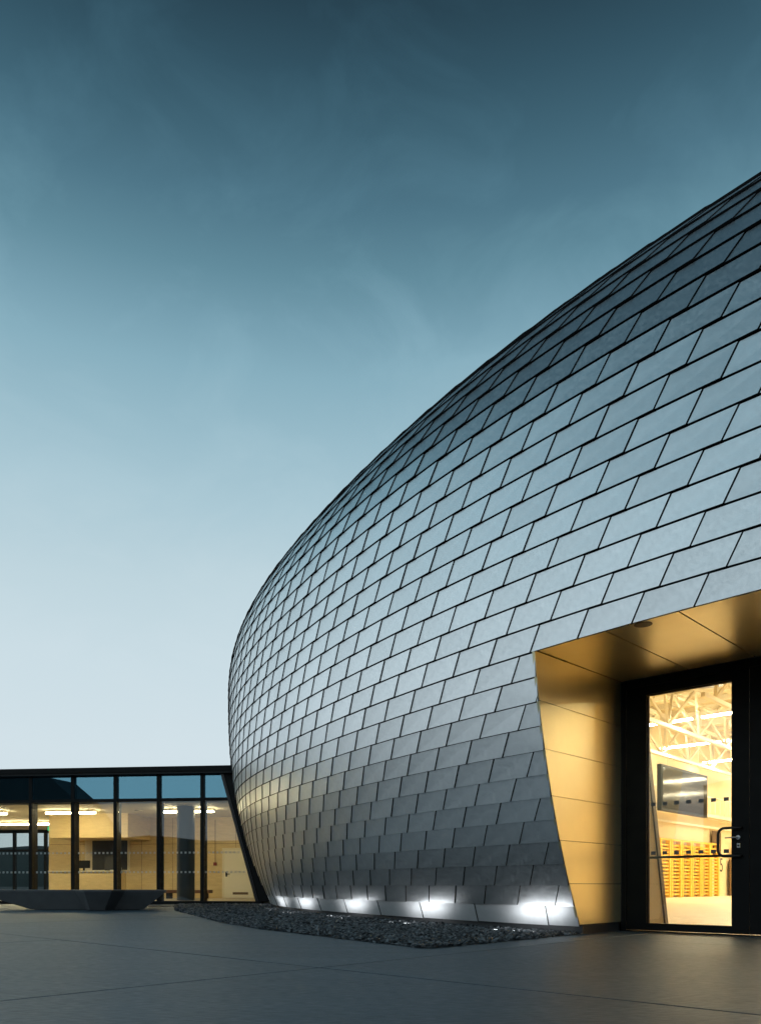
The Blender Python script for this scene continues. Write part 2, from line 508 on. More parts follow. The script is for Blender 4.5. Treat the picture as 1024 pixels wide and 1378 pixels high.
# plinth under the shingles (stops at the entrance)
pl = MB(); prev = None
ths = [S2TH(s) for s in np.arange(-19, 17.01, 0.4)]
run = []
for th in ths:
    q = shell_pt(th, ROWZ[0])
    run.append((th, t_of(q)))
def plinth_run(tlist):
    low, hi = [], []
    for th in tlist:
        a = shell_pt(th, ROWZ[0]); n_ = shell_n(th, ROWZ[0]); n_.z = 0; n_.normalize()
        a = a - n_ * 0.03
        low.append(a)
    b = len(pl.v)
    for a in low:
        pl.v += [Vector((a.x, a.y, -0.011)), Vector((a.x, a.y, ROWZ[0] + 0.03))]
    for i in range(len(low) - 1):
        pl.f.append((b + 2 * i, b + 2 * i + 2, b + 2 * i + 3, b + 2 * i + 1))
pj, th_j = shell_p_at_t(0.0, ROWZ[0]); pj2, th_j2 = shell_p_at_t(T2, ROWZ[0])
plinth_run([th for th in ths if th < th_j] + [th_j])
plinth_run([th_j2] + [th for th in ths if th > th_j2])
for tt_, pp_ in ((0.0, pj), (T2, pj2)):
    sg = 1 if tt_ == 0 else -1
    pl.box(ENT, tt_ - 0.10 * sg, tt_ - 0.02 * sg, pp_ + 0.03, 0.0, -0.011, ROWZ[0] - 0.004)
pl.build('plinth', 'plinth_dark', hall)

# golden jamb panels
seam = [ROWZ[0], ROWZ[2], ROWZ[4], ROWZ[6], ROWZ[8], ROWZ[10], ZSOF]
for tt_, sg in ((0.0, 1), (T2, -1)):
    for a, b in zip(seam[:-1], seam[1:]):
        za, zb = a + 0.003, b - 0.003
        lo, hi = [], []
        prof_pts = [(shell_p_at_t(tt_, z_)[0] - 0.03, z_) for z_ in np.linspace(za, zb, 4)]
        poly = prof_pts + [(0.02, zb + (0.045 if b == ZSOF else 0)), (0.02, za)]
        MB().prism([ENT(tt_ + 0.004 * sg, p_, z_) for p_, z_ in poly],
                   [ENT(tt_ - 0.03 * sg, p_, z_) for p_, z_ in poly]).build('jamb_panel', 'gold_panel', hall)
# dark liner behind jamb and soffit joints
jb = MB()
for tt_, sg in ((0.0, 1), (T2, -1)):
    poly = [(shell_p_at_t(tt_, z_)[0] + 0.01, z_) for z_ in np.linspace(ROWZ[0], ZSOF + 0.03, 8)] + [(0.3, ZSOF + 0.03), (0.3, ROWZ[0])]
    jb.prism([ENT(tt_ - 0.034 * sg, p_, z_) for p_, z_ in poly], [ENT(tt_ - 0.05 * sg, p_, z_) for p_, z_ in poly])
jb.build('jamb_liner', 'backing_black', hall)

# soffit panels
sj = [0.006, 0.875, 1.65, 2.42, T2 - 0.006]
DL_T, DL_P, DL_R = 1.245, -2.06, 0.088
def sof_z(p): return ZSOF + 0.045 * max(0.0, min(1.0, (p + 2.4) / 2.4))
for a, b in zip(sj[:-1], sj[1:]):
    low = []
    for t_ in np.linspace(a + 0.008, b - 0.008, 5):
        p_, _ = shell_p_at_t(t_, ZSOF); low.append((t_, p_ - 0.016))
    poly = low + [(b - 0.008, -0.004), (a + 0.008, -0.004)]
    MB().prism([ENT(t_, p_, sof_z(p_)) for t_, p_ in poly],
               [ENT(t_, p_, sof_z(p_) + 0.025) for t_, p_ in poly]).build('soffit_panel', 'gold_panel', hall)
sf = MB()
poly = [(t_, shell_p_at_t(t_, ZSOF)[0] + 0.02) for t_ in np.linspace(0, T2, 9)] + [(T2, 0.3), (0, 0.3)]
sf.prism([ENT(t_, p_, ZSOF + 0.078) for t_, p_ in poly], [ENT(t_, p_, ZSOF + 0.1) for t_, p_ in poly])
sf.build('soffit_liner', 'backing_black', hall)
def disc(fr, t, p, z, r, n=28, z2=None):
    m_ = MB()
    lo = [fr(t + r * math.cos(2 * math.pi * i / n), p + r * math.sin(2 * math.pi * i / n), z) for i in range(n)]
    hi = [v + Vector((0, 0, (z2 or z) - z)) for v in lo]
    return m_.prism(lo, hi)
zd = sof_z(DL_P)
dl = disc(ENT, DL_T, DL_P, zd - 0.004, DL_R, z2=zd - 0.0005).build('downlight', 'bronze_edge', hall)
disc(ENT, DL_T, DL_P, zd - 0.006, DL_R * 0.86, z2=zd - 0.0042).build('lens', 'downlight_lens', dl)

for k_, tl_ in enumerate((DL_T, DL_T + 1.55)):
    if k_:  # second downlight is unseen, added to brighten the golden recess
        d_ = disc(ENT, tl_, DL_P + 0.5, sof_z(DL_P + 0.5) - 0.004, DL_R, z2=sof_z(DL_P + 0.5) - 0.0005).build('downlight', 'bronze_edge', hall)
        disc(ENT, tl_, DL_P + 0.5, sof_z(DL_P + 0.5) - 0.006, DL_R * 0.86, z2=sof_z(DL_P + 0.5) - 0.0042).build('lens', 'downlight_lens', d_)
    else:
        d_ = dl
    L = bpy.data.lights.new('downlight_beam', 'SPOT'); L.energy = 10; L.color = (1.0, 0.88, 0.70)
    L.spot_size = math.radians(95); L.spot_blend = 0.9; L.shadow_soft_size = 0.06
    lo = bpy.data.objects.new('downlight_beam', L); COL.objects.link(lo); lo.parent = d_
    lo.location = ENT(tl_, DL_P + 0.5 * k_, sof_z(DL_P) - 0.02) - WORLD_ORG[d_.name]
    lo.rotation_euler = (-RD * 0.45 + ND * 0.45 + Vector((0, 0, -1.0))).to_track_quat('-Z', 'Y').to_euler()

# black door set
fr_ = MB()
FZ = ZSOF + 0.04
fr_.box(ENT, 0.006, 0.075, 0.0, 0.12, 0.0, FZ)
fr_.box(ENT, T2 - 0.075, T2 - 0.006, 0.0, 0.12, 0.0, FZ)
fr_.box(ENT, 0.0752, T2 - 0.0752, 0.0, 0.12, FZ - 0.10, FZ)
fr_.box(ENT, 0.0752, T2 - 0.0752, 0.004, 0.116, -0.008, 0.012)
fr_.build('door_frame', 'black_steel', hall, bevel=0.002)
zt = FZ - 0.104
GZ0, GZ1 = 0.112, 3.02
def leaf(a, b, g0, g1, glabel):
    m_ = MB()
    m_.box(ENT, a, g0, 0.01, 0.085, 0.02, zt)
    m_.box(ENT, g1, b, 0.01, 0.085, 0.02, zt)
    m_.box(ENT, g0, g1, 0.0102, 0.0848, 0.02, GZ0)
    m_.box(ENT, g0, g1, 0.0102, 0.0848, GZ1, zt)
    d = m_.build('entrance_door', 'black_steel', hall)
    MB().box(ENT, g0 + 0.002, g1 - 0.002, 0.052, 0.058, GZ0 + 0.002, GZ1 - 0.002).build('glass_pane', 'door_glass', d)
    bead = MB()
    for (x0, x1, zz0, zz1) in ((g0 + 0.001, g0 + 0.018, GZ0 + 0.001, GZ1 - 0.001), (g1 - 0.018, g1 - 0.001, GZ0 + 0.001, GZ1 - 0.001),
                               (g0 + 0.019, g1 - 0.019, GZ1 - 0.018, GZ1 - 0.001)):
        bead.box(ENT, x0, x1, 0.0585, 0.078, zz0, zz1)
    bead.build('glazing_bead', 'bronze_edge', d)
    dots = MB()
    n = 7
    for zz_ in (1.0, 1.62):
        for i in range(n):
            tc_ = g0 + 0.075 + (g1 - g0 - 0.15) * i / (n - 1)
            dots.box(ENT, tc_ - 0.03, tc_ + 0.03, 0.0505, 0.0515, zz_ - 0.022, zz_ + 0.022)
    dots.build('marker_dots', 'dot_grey', d)
    return d
d1 = leaf(0.08, 1.583, 0.341, 1.386, '')
d2 = leaf(1.588, T2 - 0.08, 1.785, 2.83, '')
for d, g0, g1, st, sg in ((d1, 0.341, 1.386, 1.48, -1), (d2, 1.785, 2.83, 1.69, 1)):
    MB().tube([ENT(g0 - 0.02, 0.12, 0.948), ENT(g1 + 0.02, 0.12, 0.948)], 0.016, 10).build('push_bar', 'black_handle', d, smooth=True)
h = MB()
zc_, hh, rr_ = 1.10, 0.165, 0.06
path = [(1.50, 0.01), (1.50, -0.05)]
pth = [ENT(1.500, 0.012, zc_ + hh), ENT(1.495, -0.03, zc_ + hh), ENT(1.46, -0.055, zc_ + hh), ENT(1.33, -0.06, zc_ + hh)]
for a in range(0, 91, 15):
    pth.append(ENT(1.33 - 0.075 * math.sin(math.radians(a)), -0.06, zc_ + hh - 0.075 * (1 - math.cos(math.radians(a)))))
for a in range(90, -1, -15):
    pth.append(ENT(1.33 - 0.075 * math.sin(math.radians(a)), -0.06, zc_ - hh + 0.075 * (1 - math.cos(math.radians(a)))))
pth += [ENT(1.46, -0.055, zc_ - hh), ENT(1.495, -0.03, zc_ - hh), ENT(1.500, 0.012, zc_ - hh)]
h.tube(pth, 0.0165, 12).build('pull_handle', 'black_handle', d1, smooth=True)
lv = MB()
lv.tube([ENT(1.465, 0.011, 1.155), ENT(1.465, -0.012, 1.155)], 0.026, 16)
lv.tube([ENT(1.465, -0.012, 1.155), ENT(1.465, -0.05, 1.155)], 0.010, 10)
lv.tube([ENT(1.472, -0.05, 1.155), ENT(1.33, -0.05, 1.152)], 0.009, 10)
lv.build('lever_handle', 'steel', d1, smooth=True)
lk = MB(); lk.box(ENT, 1.445, 1.485, 0.002, 0.0098, 1.03, 1.09)
lk.build('lock_plate', 'steel', d1, bevel=0.004)
MB().tube([ENT(1.465, 0.003, 1.06), ENT(1.465, -0.006, 1.06)], 0.011, 14).build('lock_cylinder', 'black_handle', d1, smooth=True)

# inside of the hall --------------------------------------------------
WT = -11.2                      # plane of the long left wall
room = [(-1.7, 1.6), (WT, 14.0), (WT, 56.0), (16.0, 56.0), (16.0, 14.0), (T2 + 1.7, 1.6)]
fl = MB()
poly = [(0.03, 0.122), (0.03, 1.3), (-1.7, 1.3)] + room + [(T2 + 1.7, 1.3), (T2 - 0.03, 1.3), (T2 - 0.03, 0.122)]
fl.prism([ENT(t, p, -0.01) for t, p in poly], [ENT(t, p, 0.006) for t, p in poly])
fl.build('sports_floor', 'gym_floor', hall)
wl = MB()
ZD = 8.6
for (a, b) in zip(room[:-1], room[1:]):
    wl.prism([ENT(a[0], a[1], 0.006), ENT(b[0], b[1], 0.006), ENT(b[0], b[1], ZD), ENT(a[0], a[1], ZD)],
             [ENT(a[0], a[1] + 0.02, 0.006) - RD * 0.15, ENT(b[0], b[1] + 0.02, 0.006) - RD * 0.15, ENT(b[0], b[1] + 0.02, ZD) - RD * 0.15, ENT(a[0], a[1] + 0.02, ZD) - RD * 0.15])
LZ = ZD
for (ta, tb) in ((-1.72, 0.028), (T2 - 0.028, T2 + 1.72)):      # leaning inner skin either side of the doors
    wl.prism([ENT(ta, 1.31, 0.006), ENT(tb, 1.31, 0.006), ENT(tb, 0.5, FZ), ENT(ta, 0.5, FZ)],
             [ENT(ta, 1.27, 0.006), ENT(tb, 1.27, 0.006), ENT(tb, 0.46, FZ), ENT(ta, 0.46, FZ)])
wl.prism([ENT(-1.72, 0.5, FZ + 0.05), ENT(T2 + 1.72, 0.5, FZ + 0.05), ENT(T2 + 1.72, 1.6, ZD), ENT(-1.72, 1.6, ZD)],
         [ENT(-1.72, 0.4, FZ + 0.05), ENT(T2 + 1.72, 0.4, FZ + 0.05), ENT(T2 + 1.72, 1.5, ZD), ENT(-1.72, 1.5, ZD)])
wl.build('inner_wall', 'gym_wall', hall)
# lining of the door recess, its inner edge leaning like the shell
for tt_, sg in ((0.06, 1), (T2 - 0.06, -1)):
    poly = [(0.122, 0.01), (1.22, 0.01), (0.42, FZ), (0.122, FZ)]
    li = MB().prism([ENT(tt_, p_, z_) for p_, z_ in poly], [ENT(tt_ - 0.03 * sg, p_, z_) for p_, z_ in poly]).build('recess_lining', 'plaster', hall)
    MB().prism([ENT(tt_ + 0.02 * sg, p_, z_) for p_, z_ in ((1.222, 0.01), (1.32, 0.01), (0.52, FZ), (0.422, FZ))],
               [ENT(tt_ - 0.03 * sg, p_, z_) for p_, z_ in ((1.222, 0.01), (1.32, 0.01), (0.52, FZ), (0.422, FZ))]).build('edge_trim', 'bronze_edge', li)
rc = MB()
rc.prism([ENT(t, p, FZ + 0.01) for t, p in ((0.0, 0.122), (T2, 0.122), (T2, 0.52), (0.0, 0.52))],
         [ENT(t, p, FZ + 0.04) for t, p in ((0.0, 0.122), (T2, 0.122), (T2, 0.52), (0.0, 0.52))])
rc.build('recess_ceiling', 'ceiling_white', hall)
dk = MB()
dk.prism([ENT(t, p, ZD + 0.002) for t, p in room], [ENT(t, p, ZD + 0.1) for t, p in room])
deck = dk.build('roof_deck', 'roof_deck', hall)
for p_ in np.arange(16, 55, 1.6):
    MB().box(ENT, WT + 0.1, 12, p_, p_ + 0.12, ZD - 0.22, ZD).build('purlin', 'steel_white', deck)
for t_ in np.arange(-10.5, 6, 0.9):
    MB().box(ENT, t_, t_ + 0.25, 14.2, 55, ZD - 0.05, ZD - 0.001).build('deck_rib', 'roof_deck', deck)
# trusses running away from the doors
for t_ in (-10.2, -7.4, -4.6, -1.8, 1.0):
    m_ = MB()
    zb, zt_ = 6.55, 8.1
    m_.bar(ENT(t_, 15, zb), ENT(t_, 55, zb), 0.14)
    m_.bar(ENT(t_ - 0.45, 15, zt_), ENT(t_ - 0.45, 55, zt_), 0.13)
    m_.bar(ENT(t_ + 0.45, 15, zt_), ENT(t_ + 0.45, 55, zt_), 0.13)
    for p_ in np.arange(16, 54, 3.0):
        for sx in (-0.45, 0.45):
            m_.bar(ENT(t_, p_, zb), ENT(t_ + sx, p_ + 1.5, zt_), 0.09)
            m_.bar(ENT(t_, p_ + 3, zb), ENT(t_ + sx, p_ + 1.5, zt_), 0.09)
        m_.bar(ENT(t_ - 0.45, p_ + 1.5, zt_), ENT(t_ + 0.45, p_ + 1.5, zt_), 0.08)
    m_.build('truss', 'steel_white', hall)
for (t_, p_) in ((-6.3, 20.5), (-6.0, 26.0), (-3.0, 34.0), (-8.6, 33.0)):
    disc(ENT, t_, p_, ZD - 0.34, 0.85, z2=ZD - 0.225).build('roof_light', 'skylight_grey', hall)
# left wall fittings of the building
gl_ = MB()
gl_.box(ENT, WT + 0.16, WT + 0.6, 16, 55, 4.15, 4.32)
gl_.build('gallery_edge', 'ceiling_white', hall)
gr_ = MB()
gr_.box(ENT, WT + 0.50, WT + 0.56, 16, 55, 5.2, 5.25)
for p_ in np.arange(16, 55, 0.7): gr_.box(ENT, WT + 0.51, WT + 0.55, p_, p_ + 0.03, 4.32, 5.2)
gr_.build('gallery_railing', 'steel_white', hall)
MB().box(ENT, WT + 0.155, WT + 0.19, 16, 55, 3.66, 3.76).build('wall_rail', 'steel_white', hall)
MB().box(ENT, WT + 0.155, WT + 0.17, 33.4, 34.7, 2.2, 3.55).build('wall_opening', 'bronze_edge', hall)
MB().box(ENT, WT + 0.155, WT + 0.2, 36.0, 37.0, 0.01, 2.05).build('hall_side_door', 'bronze_edge', hall)
cu_ = bpy.data.curves.new('number', 'FONT'); cu_.body = '5'; cu_.size = 1.1; cu_.extrude = 0.004
tmp = bpy.data.objects.new('tmp_text', cu_); COL.objects.link(tmp)
dg = bpy.context.evaluated_depsgraph_get(); dg.update()
me5 = bpy.data.meshes.new_from_object(tmp.evaluated_get(dg)); me5.name = 'painted_number'
bpy.data.objects.remove(tmp)
o5 = bpy.data.objects.new('painted_number', me5); COL.objects.link(o5); o5.parent = hall
me5.materials.clear(); me5.materials.append(MATS['black_print'])
Mx = Matrix((( ND.x, 0, RD.x, 0), (ND.y, 0, RD.y, 0), (0, 1, 0, 0), (0, 0, 0, 1)))
o5.matrix_local = Matrix.Translation(ENT(WT + 0.16, 34.5, 1.35) - WORLD_ORG[hall.name]) @ Mx

# things in the hall: wall bars, screen, strip lights
wb_names = ['nearest', 'second', 'third', 'fourth', 'fifth', 'sixth']
src = None
for i in range(7):
    p0 = 26.2 + i * 1.27 + (2.6 if i == 6 else 0)
    nm_ = ('yellow wooden wall bars seen through the door, %s from the leaning edge' % (wb_names + ['last'])[i]) if i < 6 else 'yellow wooden wall bars beyond the painted number, rightmost seen through the door'
    rt_ = empty('wall_bars', ENT(WT + 0.3, p0, 0.006), nm_, 'wall bars', 'wall bars along the sports hall wall')
    for a in (0.0, 1.05):
        MB().box(ENT, WT + 0.2, WT + 0.42, p0 + a, p0 + a + 0.17, 0.008, 2.75).build('post', 'yellow_wood', rt_)
    for q in range(15):
        MB().box(ENT, WT + 0.30, WT + 0.36, p0 + 0.171, p0 + 1.049, 0.12 + q * 0.17, 0.20 + q * 0.17).build('rung', 'yellow_wood', rt_)
    MB().box(ENT, WT + 0.2, WT + 0.42, p0 - 0.01, p0 + 1.23, 2.752, 2.84).build('top_rail', 'yellow_wood', rt_)
sc_ = empty('hanging_screen', ENT(-9.5, 25.9, 3.85), 'big dark flat screen hanging high inside the hall, seen through the door', 'screen')
MB().box(ENT, -9.7, -9.5, 23.3, 28.6, 3.85, 5.87).build('casing', 'black_steel', sc_, bevel=0.02)
MB().box(ENT, -9.499, -9.485, 23.42, 28.48, 3.97, 5.75).build('display', 'screen_dark', sc_)
hg = MB()
for p_ in (24.2, 27.7): hg.bar(ENT(-9.6, p_, 5.87), ENT(-9.6, p_, 8.3), 0.02)
hg.build('hanger', 'steel_white', sc_)

def strip(name, fr, t0, p0, t1, p1, z, w, m, label, group, drop):
    e_ = empty(name, fr((t0 + t1) / 2, (p0 + p1) / 2, z), label, 'lamp', group)
    MB().bar(fr(t0, p0, z), fr(t1, p1, z), w, 0.05).build('tube', m, e_)
    MB().bar(fr(t0, p0, z + 0.056), fr(t1, p1, z + 0.056), w * 1.25, 0.05).build('housing', 'ceiling_white', e_)
    if drop:
        k_ = MB()
        for f_ in (0.15, 0.85):
            a = fr(t0 + (t1 - t0) * f_, p0 + (p1 - p0) * f_, z + 0.081)
            k_.bar(a, a + Vector((0, 0, drop)), 0.02)
        k_.build('suspension', 'steel_white', e_)
    return e_
hl = ['nearest the door', 'second from the door', 'third from the door', 'fourth from the door', 'farthest from the door']
for i, p_ in enumerate((20.0, 25.5, 31.0, 37.0, 44.0)):
    for j, (ta, tb) in enumerate(((-10.6, -6.9), (-6.5, -2.8), (-2.4, 1.6), (2.0, 6.0), (6.4, 10.4))):  # last two columns are unseen, added to light the recess lining and jamb
        strip('hall_strip_light', ENT, ta, p_, tb, p_, 6.9, 0.16, 'tube_hall',
              'hall strip light, row %s, %s in it' % (hl[i], ('leftmost', 'second from the left', 'third from the left', 'fourth from the left (added, unseen)', 'rightmost (added, unseen)')[j]),
              'strip lights under the hall roof', 1.5)

# ------------------------------------------------------------------ the glazed wing
wing = empty('glazed_wing', WNG(4, 0, 0), 'low black framed glass wing with a lit wooden lobby, beside the shingled hall', 'building')
ZS, ZT0, ZT1, ZH, ZR = 0.10, 3.225, 3.315, 4.05, 4.27
TM = [0.895 + 1.41 * i for i in range(11)]
TEND = TM[-1]
for i, t_ in enumerate(TM):
    MB().box(WNG, t_ - 0.055, t_ + 0.055, -0.03, 0.30, ZS, ZH - 0.002).build('mullion', 'black_steel', wing)
tb_ = shell_t_on_wing(ZS) + 0.60; tt_ = shell_t_on_wing(ZH) + 0.60; tm_ = shell_t_on_wing(ZT0) + 0.60
MB().box(WNG, tm_ - 0.1, TEND, -0.02, 0.12, ZT0, ZT1).build('transom', 'black_steel', wing)
MB().box(WNG, tb_ - 0.1, TEND + 0.055, -0.035, 0.32, -0.02, ZS - 0.002).build('sill', 'black_steel', wing)
zl = np.linspace(ZS, ZH, 9)
def wl_t(z_): return -0.825 + (0.283 + 0.825) * (z_ - 0.1) / 3.96
left = [(wl_t(z_), z_) for z_ in zl]; right = [(shell_t_on_wing(z_) - 0.4, z_) for z_ in zl][::-1]
poly = left + right
MB().prism([WNG(a, -0.05, z_) for a, z_ in poly], [WNG(a, 0.14, z_) for a, z_ in poly]).build('slanted_end_panel', 'black_steel', wing)
cp = MB(); poly = left + [(a - 0.09, z_) for a, z_ in left][::-1]
cp.prism([WNG(a + 0.012, -0.075, z_) for a, z_ in poly], [WNG(a + 0.012, 0.3, z_) for a, z_ in poly]).build('slanted_post', 'black_handle', wing)
# panes with their rows of marker squares
edges = [None] + TM
for i in range(len(TM)):
    b = TM[i] - 0.056
    if i == 0:
        la, ha = wl_t(ZS) + 0.005, wl_t(ZT0) + 0.005
        q = [(la, ZS), (b, ZS), (b, ZT0), (ha, ZT0)]
        ua, va = wl_t(ZT1) + 0.005, wl_t(ZH) + 0.005
        q2 = [(ua, ZT1), (b, ZT1), (b, ZH), (va, ZH)]
    else:
        a = TM[i - 1] + 0.056
        q = [(a, ZS), (b, ZS), (b, ZT0), (a, ZT0)]; q2 = [(a, ZT1), (b, ZT1), (b, ZH), (a, ZH)]
    pn = MB().prism([WNG(a_, 0.05, z_) for a_, z_ in q], [WNG(a_, 0.062, z_) for a_, z_ in q]).build('pane', 'wing_glass', wing)
    MB().prism([WNG(a_, 0.05, z_) for a_, z_ in q2], [WNG(a_, 0.062, z_) for a_, z_ in q2]).build('upper_pane', 'wing_glass_dusk_refl', wing)
    dt_ = MB()
    for zz_ in (1.006, 1.614):
        lo_ = wl_t(zz_) + 0.12 if i == 0 else TM[i - 1] + 0.12
        x_ = lo_
        while x_ < b - 0.06:
            dt_.box(WNG, x_, x_ + 0.06, 0.0465, 0.0485, zz_ - 0.03, zz_ + 0.03); x_ += 0.135
    dt_.build('marker_dots', 'dot_white', pn)
rf = MB()
rt0 = shell_t_on_wing(ZR) - 0.3
rf.box(WNG, rt0, TEND + 0.5, -0.22, 12.0, ZH + 0.001, ZR - 0.05)
roof = rf.build('roof', 'roof_black', wing)
MB().box(WNG, rt0, TEND + 0.52, -0.26, -0.222, ZH + 0.06, ZR).build('fascia_trim', 'black_steel', roof)
MB().box(WNG, rt0, TEND + 0.5, -0.22, 12.0, ZR - 0.049, ZR - 0.01).build('roof_edge', 'roof_black', roof)
# lobby shell
RT = -3.3
MB().box(WNG, RT, TEND, 0.32, 11.2, -0.02, ZS - 0.004).build('lobby_floor', 'lobby_floor', wing)
MB().box(WNG, RT, TEND, 0.31, 11.2, 3.20, 3.26).build('lobby_ceiling', 'ceiling_white', wing)
MB().box(WNG, RT, TEND, 1.2, 1.25, 3.262, ZH).build('void_back', 'roof_black', wing)
bw = MB()
BP = 5.5
bw.box(WNG, RT, 9.05, BP, BP + 0.15, ZS, 3.198)
bw.box(WNG, 8.90, 9.05, BP + 0.152, 11.0, ZS, 3.198)
back = bw.build('wooden_wall', 'plywood', wing)
bj = MB()
for t_ in np.arange(-1.0, 9.0, 1.25): bj.box(WNG, t_, t_ + 0.012, BP - 0.002, BP - 0.0005, ZS + 0.01, 3.19)
bj.box(WNG, RT, 9.0, BP - 0.0032, BP - 0.0022, 2.18, 2.192)
bj.build('board_joints', 'bronze_edge', back)
MB().box(WNG, 4.9, 7.9, 3.5, BP - 0.004, 2.33, 3.198).build('bulkhead', 'plywood', wing)
ow = MB()
ow.box(WNG, 5.72, 7.53, BP - 0.06, BP - 0.004, 1.11, 2.45)
w1 = ow.build('office_window', 'frame_cream', wing)
MB().box(WNG, 5.80, 7.22, BP - 0.072, BP - 0.0605, 1.19, 2.37).build('window_glass', 'office_dark', w1)
MB().box(WNG, 7.26, 7.45, BP - 0.072, BP - 0.0605, 1.19, 2.37).build('side_panel', 'plaster', w1)
idr = MB(); idr.box(WNG, 0.72, 2.03, BP - 0.05, BP - 0.004, ZS, 2.02)
dfr = idr.build('lobby_door', 'frame_cream', wing)
MB().box(WNG, 0.82, 1.93, BP - 0.075, BP - 0.0505, ZS + 0.01, 1.93).build('door_leaf', 'door_cream', dfr)
MB().box(WNG, 1.0, 1.6, BP - 0.08, BP - 0.0755, 0.24, 0.33).build('vent_grille', 'bronze_edge', dfr)
lh = MB(); lh.tube([WNG(1.85, BP - 0.08, 1.02), WNG(1.85, BP - 0.13, 1.02), WNG(1.70, BP - 0.13, 1.02)], 0.014, 8)
lh.box(WNG, 1.82, 1.88, BP - 0.083, BP - 0.0757, 0.92, 1.1)
lh.build('door_handle', 'black_handle', dfr)
MB().tube([WNG(1.947, 1.4, ZS), WNG(1.947, 1.4, 3.198)], 0.29, 36).build('column', 'column_grey', wing, smooth=True)
# far glazing of the lobby
fg = MB()
for t_ in np.arange(9.2, TEND, 1.55): fg.box(WNG, t_, t_ + 0.12, 11.0, 11.15, ZS, 3.198)
fg.box(WNG, 9.06, TEND, 11.0, 11.15, 2.18, 2.28)
fg.box(WNG, 10.9, 11.15, 10.9, 10.995, ZS, 3.198)
fg.box(WNG, 9.06, TEND, 11.0, 11.15, 3.05, 3.198)
fg.build('far_glazing_frame', 'black_steel', wing)
MB().box(WNG, 9.06, TEND, 11.06, 11.07, ZS, 3.1).build('far_pane', 'wing_glass', wing)
# things in the lobby
ct = empty('reception_counter', WNG(6.4, 3.5, ZS), 'plywood fronted reception counter in the lobby, behind the glass', 'counter')
MB().box(WNG, 5.15, 7.74, 3.2, 3.9, ZS + 0.004, 1.08).build('front', 'plywood', ct)
MB().box(WNG, 5.12, 7.77, 3.17, 3.95, 1.081, 1.12).build('counter_top', 'frame_cream', ct)
lb = empty('lobby_bench', WNG(3.1, 4.6, ZS), 'low brown bench against the wooden lobby wall, behind the round column', 'bench')
MB().box(WNG, 2.2, 4.0, 4.4, 4.9, 0.30, 0.42).build('seat', 'seat_brown', lb, bevel=0.015)
for t_ in (2.35, 3.75): MB().box(WNG, t_, t_ + 0.1, 4.45, 4.85, ZS - 0.003, 0.299).build('leg', 'black_steel', lb)
dc = empty('desk_chair', WNG(6.2, 4.6, ZS), 'dark desk chair behind the reception counter, in front of the office window', 'chair')
MB().box(WNG, 6.0, 6.4, 4.75, 4.82, 0.95, 1.75).build('backrest', 'office_dark', dc, bevel=0.03)
MB().box(WNG, 5.97, 6.43, 4.3, 4.745, 0.52, 0.60).build('seat', 'office_dark', dc, bevel=0.02)
MB().tube([WNG(6.2, 4.52, ZS), WNG(6.2, 4.52, 0.519)], 0.03, 8).build('stem', 'black_steel', dc)
pt = empty('paper_tray', WNG(5.3, 3.5, 1.12), 'small white tray at the right end of the reception counter', 'tray')
MB().box(WNG, 5.18, 5.48, 3.3, 3.6, 1.122, 1.15).build('base', 'dot_white', pt)
MB().box(WNG, 5.18, 5.20, 3.3, 3.6, 1.151, 1.24).build('side', 'dot_white', pt)
mo = empty('monitor', WNG(6.6, 3.6, 1.12), 'dark monitor standing on the reception counter', 'monitor')
MB().box(WNG, 6.38, 6.86, 3.58, 3.61, 1.22, 1.50).build('screen', 'black_steel', mo, bevel=0.006)
MB().box(WNG, 6.59, 6.65, 3.59, 3.63, 1.135, 1.219).build('stand', 'black_steel', mo)
MB().box(WNG, 6.52, 6.72, 3.52, 3.68, 1.1215, 1.1345).build('foot', 'black_steel', mo)
al = empty('alarm_box', WNG(2.3, BP, 1.45), 'small dark red alarm box on the wooden wall, left of the lobby door', 'alarm box')
MB().box(WNG, 2.25, 2.37, BP - 0.06, BP - 0.004, 1.35, 1.47).build('case', 'red_box', al, bevel=0.006)
MB().box(WNG, 2.30, 2.32, BP - 0.02, BP - 0.004, 1.472, 3.1).build('conduit', 'bronze_edge', al)
ex = empty('exit_sign', WNG(8.7, 5.2, 2.7), 'small green glowing sign under the lobby ceiling, left of the wooden bulkhead', 'sign')
MB().box(WNG, 8.62, 8.92, 5.18, 5.24, 2.72, 2.88).build('sign_face', 'exit_green', ex)
MB().box(WNG, 8.75, 8.78, 5.20, 5.22, 2.881, 3.199).build('sign_hanger', 'black_steel', ex)
strip('lobby_strip_light', WNG, 1.25, 2.1, 3.0, 2.1, 3.09, 0.14, 'tube_lobby', 'glowing strip light on the lobby ceiling, behind the round column', 'strip lights on the lobby ceiling', 0.02)
strip('lobby_strip_light', WNG, 5.45, 2.1, 7.2, 2.1, 3.09, 0.14, 'tube_lobby', 'glowing strip light on the lobby ceiling, above the reception counter', 'strip lights on the lobby ceiling', 0.02)
strip('lobby_strip_light', WNG, 8.7, 2.1, 10.4, 2.1, 3.09, 0.14, 'tube_lobby', 'glowing strip light on the lobby ceiling, near the glass at the far left', 'strip lights on the lobby ceiling', 0.02)
strip('lobby_strip_light', WNG, 9.5, 6.6, 13.5, 6.6, 3.09, 0.14, 'tube_lobby', 'long glowing strip light deep in the lobby, left of the bulkhead', 'strip lights on the lobby ceiling', 0.02)
dd = disc(WNG, 4.0, 2.4, 3.15, 0.14, z2=3.198).build('ceiling_disc', 'frame_cream', org=WNG(4.0, 2.4, 3.15))
tagobj(dd, 'round white disc on the lobby ceiling between counter and column', 'speaker')

